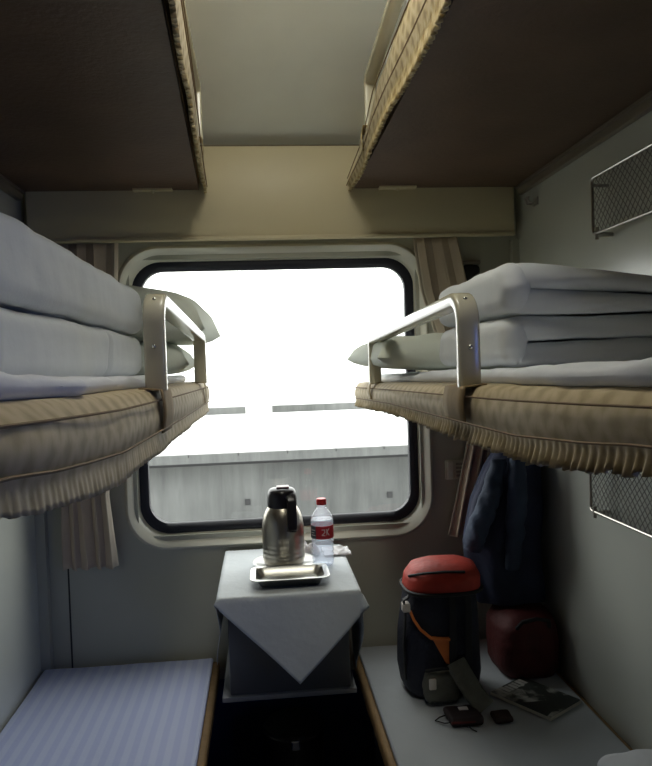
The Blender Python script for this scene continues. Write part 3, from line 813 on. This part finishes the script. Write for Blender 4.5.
# ------------------------------------------------------------------ jacket, bags and small things on the right lower berth
ZS = .4485
def loft(bm, secs, seg=40, fold=0.0, nf=7, seed=0, p=2.6):
    """secs: (z, cx, cy, hx, hy); soft-cornered cross-sections with folds"""
    rings = []
    for z, cx_, cy_, hx, hy in secs:
        ring = []
        for k in range(seg):
            a = 2 * PI * k / seg; c, s = math.cos(a), math.sin(a)
            m = (abs(c) ** p + abs(s) ** p) ** (-1 / p)
            f = 1 + fold * (math.sin(nf * a + 2 * noise.noise(Vector((seed, z * 3, 0)))) * .6 + noise.noise(Vector((c * 2 + seed, s * 2, z * 6))))
            ring.append(bm.verts.new((min(cx_ + hx * m * c * f, XR - .004), min(cy_ + hy * m * s * f, YB - .035), z)))
        rings.append(ring)
    for A, B in zip(rings, rings[1:]):
        for k in range(seg): bm.faces.new((A[k], A[(k + 1) % seg], B[(k + 1) % seg], B[k]))
    bm.faces.new(rings[0][::-1]); bm.faces.new(rings[-1])
def sleeve(pts, rad, seed, n=34):
    out, rr_ = [], []
    for k in range(n + 1):
        t = k / n * (len(pts) - 1); i = min(int(t), len(pts) - 2); f = t - i
        p = pts[i].lerp(pts[i + 1], f)
        out.append(p + Vector((.006 * noise.noise(Vector((seed, t * 2.2, 0))), .005 * noise.noise(Vector((seed, t * 2.2, 5))), 0)))
        rr_.append(lerp(rad[i], rad[i + 1], f) * (1 + .16 * noise.noise(Vector((seed, t * 3.7, 2)))))
    b = nbm(); tube(b, out, rr_, 20)
    for v in b.verts: v.co += Vector((.5, 1, 0)) * .009 * noise.noise(Vector((v.co.x * 30 + seed, v.co.y * 30, v.co.z * 22 + v.co.x * 20)))
    return b
def resample(tab, n):
    z0, z1 = tab[0][0], tab[-1][0]; out = []
    for k in range(n + 1):
        z = lerp(z0, z1, k / n); out.append((z,) + tuple(interp([(r[0], r[i]) for r in tab], z) for i in range(1, 5)))
    return out
t = thing('jacket', (.80, 2.15, .62), 'dark navy jacket hanging in the corner above the red bag', 'jacket')
bm = nbm(); loft(bm, resample([(.636, .765, 2.15, .108, .075), (.70, .755, 2.15, .118, .085), (.83, .745, 2.15, .125, .09), (.95, .760, 2.15, .108, .09), (1.05, .785, 2.16, .085, .08), (1.12, .808, 2.165, .065, .06), (1.19, .845, 2.17, .030, .035)], 40), 60, .10, 6, 2.0)
obj('jacket_body', bm, M['navy'], t, ang=80)
bm = sleeve([Vector((.775, 2.055, 1.13)), Vector((.760, 2.045, 1.06)), Vector((.757, 2.04, .98)), Vector((.752, 2.045, .90)), Vector((.745, 2.05, .82)), Vector((.742, 2.055, .76))], [.018, .026, .030, .029, .026, .024], 1.0); obj('sleeve', bm, M['navy2'], t, ang=80)
bm = sleeve([Vector((.715, 2.075, 1.09)), Vector((.690, 2.065, 1.0)), Vector((.660, 2.06, .93)), Vector((.632, 2.06, .87)), Vector((.622, 2.065, .82))], [.022, .030, .033, .033, .028], 6.0); obj('sleeve', bm, M['navy2'], t, ang=80)

# red bag
t = thing('duffel_bag', (.775, 2.08, ZS), 'dark red bag behind the backpack in the corner', 'bag')
bm = nbm(); loft(bm, resample([(ZS + .001, .775, 2.08, .085, .10), (.47, .775, 2.08, .095, .11), (.54, .775, 2.08, .098, .112), (.59, .775, 2.085, .094, .105), (.617, .78, 2.09, .080, .09), (.631, .785, 2.09, .055, .06)], 24), 44, .03, 5, 8.0, 3.2); obj('bag_body', bm, M['redbag'], t, ang=80)
bm = nbm(); tube(bm, [(.725, 1.985, .60), (.735, 1.965, .625), (.775, 1.958, .635), (.815, 1.965, .625), (.825, 1.985, .60)], .006, 8); obj('strap', bm, M['webbing'], t)

# backpack
t = thing('backpack', (.49, 1.97, ZS), 'dark backpack with red lid and orange trim standing on the right lower berth', 'backpack')
bx, by = .487, 1.98
bm = nbm(); loft(bm, resample([(ZS + .001, bx, by, .092, .070), (.465, bx, by, .108, .085), (.52, bx, by, .116, .092), (.62, bx, by, .112, .092), (.70, bx + .004, by, .104, .088), (.75, bx + .008, by, .098, .082)], 26), 52, .03, 5, 3.0, 3.4); obj('pack_body', bm, M['bpnavy'], t, ang=80)
bm = nbm(); loft(bm, resample([(.742, bx + .008, by - .004, .100, .086), (.755, bx + .010, by - .006, .108, .094), (.785, bx + .014, by - .006, .106, .092), (.808, bx + .018, by - .002, .092, .078), (.820, bx + .022, by, .060, .05), (.823, bx + .024, by, .02, .02)], 16), 44, .03, 4, 5.0, 3.2); lid = obj('lid', bm, M['bpred'], t, ang=80)
bm = nbm(); tube(bm, [(bx + .010 + .110 * math.cos(a) * (abs(math.cos(a)) ** 3.2 + abs(math.sin(a)) ** 3.2) ** (-1 / 3.2), by - .006 + .096 * math.sin(a) * (abs(math.cos(a)) ** 3.2 + abs(math.sin(a)) ** 3.2) ** (-1 / 3.2), .750) for a in [2 * PI * k / 48 for k in range(48)]], .006, 6, closed=True); obj('zip_band', bm, M['webbing'], lid)
bm = nbm(); tube(bm, [(bx - .09, by - .04, .79), (bx - .06, by - .085, .808), (bx, by - .094, .812), (bx + .06, by - .085, .806)], .004, 6); obj('lid_piping', bm, M['webbing'], lid)
yf = by - .094
bm = nbm(); tube(bm, [(bx - .095, by - .070, .700), (bx - .088, yf + .010, .680), (bx - .072, yf + .002, .655), (bx - .045, yf - .004, .632), (bx - .015, yf - .004, .626), (bx + .008, yf - .004, .626)], .005, 8, flat=(.007, .004), up=(0, 1, 0)); obj('orange_piping', bm, M['bporange'], t)
bm = nbm()   # orange wedge panel under the piping
tri = [(-.042, .632), (.010, .628), (.008, .555), (-.004, .558)]
lo = [bm.verts.new((bx + a, yf + .004, z)) for a, z in tri]; hi = [bm.verts.new((bx + a, yf - .005, z)) for a, z in tri]
bm.faces.new(lo); bm.faces.new(hi)
for k in range(4): bm.faces.new((lo[k], lo[(k + 1) % 4], hi[(k + 1) % 4], hi[k]))
obj('orange_panel', bm, M['bporange'], t)
bm = nbm(); soft(bm, bx - .070, bx + .030, yf - .028, yf + .012, ZS + .008, .545, .018, (8, 4, 8), .006, 18, 4); pk = obj('front_pocket', bm, M['bpgrey'], t)
bm = nbm(); tube(bm, [(bx - .066, yf - .02, .548), (bx - .02, yf - .031, .556), (bx + .026, yf - .02, .548)], .005, 6); obj('pocket_binding', bm, M['webbing'], pk)
bm = nbm(); box(bm, bx - .060, bx - .040, yf - .036, yf - .028, .500, .530, bevel=.003); obj('pocket_tab', bm, M['buckle'], pk)
for s in (-1, 1):
    bm = nbm(); X = bx + .018 + .045 * (s > 0)
    tube(bm, [(X, yf + .004, .745), (X, yf - .006, .70), (X - .003, yf - .008, .60), (X - .004, yf - .006, .50), (X - .004, yf + .012, ZS + .006)], .008, 8, flat=(.010, .0028), up=(1, 0, 0)); obj('compression_strap', bm, M['webbing'], t)
bm = nbm(); soft(bm, bx - .118, bx - .096, by - .085, by - .055, .700, .726, .005, (2, 2, 2)); obj('buckle', bm, M['buckle'], t)
bm = nbm(); tube(bm, [(bx - .100, by - .08, .745), (bx - .114, by - .075, .735), (bx - .110, by - .075, .69), (bx - .112, by - .05, .60), (bx - .108, by - .045, .50)], .007, 8, flat=(.009, .003), up=(0, 1, 0)); obj('side_strap', bm, M['webbing'], t)
bm = nbm()   # padded hip belt wing slanting down to the sheet
pts = [(bx + .020, yf - .012, .565), (bx + .040, yf - .040, .525), (bx + .060, yf - .060, .490), (bx + .082, yf - .082, .464)]
tube(bm, pts, 1, 16, flat=(.030, .007), up=(1, .25, 0)); obj('hip_belt', bm, M['bpgrey'], t, ang=60)

# magazine
t = thing('magazine', (.73, 1.90, ZS), 'printed magazine lying open side up on the sheet in front of the red bag', 'magazine')
a, b, c, d = Vector((.652, 1.775)), Vector((.640, 1.955)), Vector((.765, 1.965)), Vector((.815, 1.850))
def quadslab(bm, pts, z0, z1):
    lo = [bm.verts.new((p.x, p.y, z0)) for p in pts]; hi = [bm.verts.new((p.x, p.y, z1)) for p in pts]
    bm.faces.new(lo); bm.faces.new(hi)
    for k in range(len(pts)): bm.faces.new((lo[k], lo[(k + 1) % len(pts)], hi[(k + 1) % len(pts)], hi[k]))
base = Vector((.728, 1.862)); rot = math.radians(33); hw, hh = .072, .098
rc = [base + Vector((x * math.cos(rot) - y * math.sin(rot), x * math.sin(rot) + y * math.cos(rot))) for x, y in ((-hw, -hh), (hw, -hh), (hw, hh), (-hw, hh))]
bm = nbm(); quadslab(bm, rc, ZS, ZS + .008); obj('pages', bm, M['pages'], t, smooth=False)
rc2 = [base + (p - base) * .985 for p in rc]
bm = nbm(); quadslab(bm, rc2, ZS + .008, ZS + .0095); obj('front_cover', bm, M['print'], t, smooth=False)
bm = nbm(); rr_ = [base + Vector((x * math.cos(rot) - y * math.sin(rot), x * math.sin(rot) + y * math.cos(rot))) for x, y in ((-.06, .060), (.06, .060), (.06, .090), (-.06, .090))]
for k in range(7):
    u0, u1 = .06 + k * .13, .06 + k * .13 + .085 + .02 * (k % 2)
    q = [rr_[0].lerp(rr_[1], u0), rr_[0].lerp(rr_[1], min(1, u1)), rr_[3].lerp(rr_[2], min(1, u1)), rr_[3].lerp(rr_[2], u0)]
    quadslab(bm, q, ZS + .0095, ZS + .0100)
obj('masthead_blocks', bm, mat('masthead', (.40, .39, .36), .5), t, smooth=False)
# small pouch with tag and cord
t = thing('pouch', (.50, 1.775, ZS), 'small black and red pouch with a white tag on the sheet before the backpack', 'pouch')
bm = nbm(); soft(bm, .455, .545, 1.745, 1.825, ZS, ZS + .022, .010, (8, 8, 2), .003, 30, 2); obj('pouch_body', bm, mat('pouch_black', (.018, .008, .010), .6), t)
bm = nbm(); box(bm, .492, .516, 1.790, 1.806, ZS + .020, ZS + .024); obj('white_tag', bm, M['labelwhite'], t, smooth=False)
bm = nbm(); tube(bm, [(.462, 1.76, ZS + .008), (.445, 1.765, ZS + .004), (.425, 1.785, ZS + .003), (.44, 1.80, ZS + .003), (.46, 1.80, ZS + .008)], .002, 6); obj('cord', bm, M['webbing'], t)
bm = nbm(); tube(bm, [(.50, 1.75, ZS + .006), (.505, 1.73, ZS + .003), (.515, 1.715, ZS + .003)], .002, 6); obj('cord', bm, M['webbing'], t)
bm = nbm(); tube(bm, [(.458, 1.748, ZS + .012), (.542, 1.748, ZS + .012)], .004, 6); obj('red_edge', bm, M['redbag'], t)
bm = nbm(); soft(bm, .575, .625, 1.745, 1.795, ZS, ZS + .014, .006, (6, 6, 2), .002, 30, 6)
tag(obj('coin_purse', bm, mat('purse_brown', (.03, .015, .012), .6)), 'small dark flat purse on the sheet before the magazine', 'purse')

# ------------------------------------------------------------------ light and camera
LAMP = 17.0
w = bpy.data.worlds.new('overcast_sky'); S.world = w; w.use_nodes = True
nt = w.node_tree; bg = nt.nodes['Background']; L = nt.links.new
tc = nt.nodes.new('ShaderNodeTexCoord'); sp = nt.nodes.new('ShaderNodeSeparateXYZ'); L(tc.outputs['Generated'], sp.inputs[0])
cr = nt.nodes.new('ShaderNodeValToRGB')
cr.color_ramp.elements[0].position = .30; cr.color_ramp.elements[0].color = (.95, .98, 1.0, 1)
cr.color_ramp.elements[1].position = .60; cr.color_ramp.elements[1].color = (.98, .99, .97, 1)
mr = nt.nodes.new('ShaderNodeMapRange'); mr.inputs['From Min'].default_value = -1; mr.inputs['From Max'].default_value = 1
L(sp.outputs['Y'], mr.inputs['Value']); L(mr.outputs[0], cr.inputs[0]); L(cr.outputs[0], bg.inputs['Color'])
bg.inputs['Strength'].default_value = 4.4
t = thing('ceiling_lamp', (.07, 1.08, 2.5), 'white lamp on the ceiling between the two upper berths', 'lamp')
bm = nbm(); box(bm, -.05, .19, .88, 1.28, 2.46, 2.53, bevel=.005); obj('lamp_housing', bm, M['trimcream'], t)
md = mat('lamp_diffuser', (.9, .9, .85), .5); pb = md.node_tree.nodes['Principled BSDF']
pb.inputs['Emission Color'].default_value = (1.0, .97, .86, 1); pb.inputs['Emission Strength'].default_value = LAMP
bm = nbm(); soft(bm, -.03, .17, .90, 1.26, 2.36, 2.459, .04, (4, 6, 2)); obj('diffuser', bm, md, t)
def portal(name, x0, x1, z0, z1, y, into):
    l = bpy.data.lights.new(name, 'AREA'); l.shape = 'RECTANGLE'; l.size = x1 - x0; l.size_y = z1 - z0; l.cycles.is_portal = True
    o = bpy.data.objects.new(name, l); COL.objects.link(o); o.location = ((x0 + x1) / 2, y, (z0 + z1) / 2)
    o.rotation_euler = (PI / 2 if into > 0 else -PI / 2, 0, 0)
portal('window_portal', hx0, hx1, hz0, hz1, YB + .07, -1)
for a, b in wins: portal('corridor_portal', a, b, .85, 1.75, -.915, 1)

cam = bpy.data.cameras.new('camera'); co = bpy.data.objects.new('camera', cam); COL.objects.link(co); S.camera = co
yaw, pitch, roll = math.radians(5.3), math.radians(-1.6), math.radians(-1.9)
f = Vector((math.sin(yaw) * math.cos(pitch), math.cos(yaw) * math.cos(pitch), math.sin(pitch))); r0 = Vector((math.cos(yaw), -math.sin(yaw), 0)); u0 = r0.cross(f)
r = r0 * math.cos(roll) + u0 * math.sin(roll); u = u0 * math.cos(roll) - r0 * math.sin(roll)
m4 = Matrix((r, u, -f)).transposed().to_4x4(); m4.translation = (0, 0, 1.40); co.matrix_world = m4
cam.sensor_fit = 'VERTICAL'; cam.sensor_height = 36; cam.sensor_width = 36; cam.lens = 36 * 700 / 766; cam.clip_start = .02; cam.clip_end = 600
S.view_settings.view_transform = 'Standard'; S.view_settings.look = 'None'; S.view_settings.gamma = 1; S.view_settings.use_curve_mapping = False
S.view_settings.exposure = 0.0
S.cycles.max_bounces = 10; S.cycles.diffuse_bounces = 6; S.cycles.transparent_max_bounces = 16; S.cycles.caustics_reflective = False
S.cycles.use_denoising = True
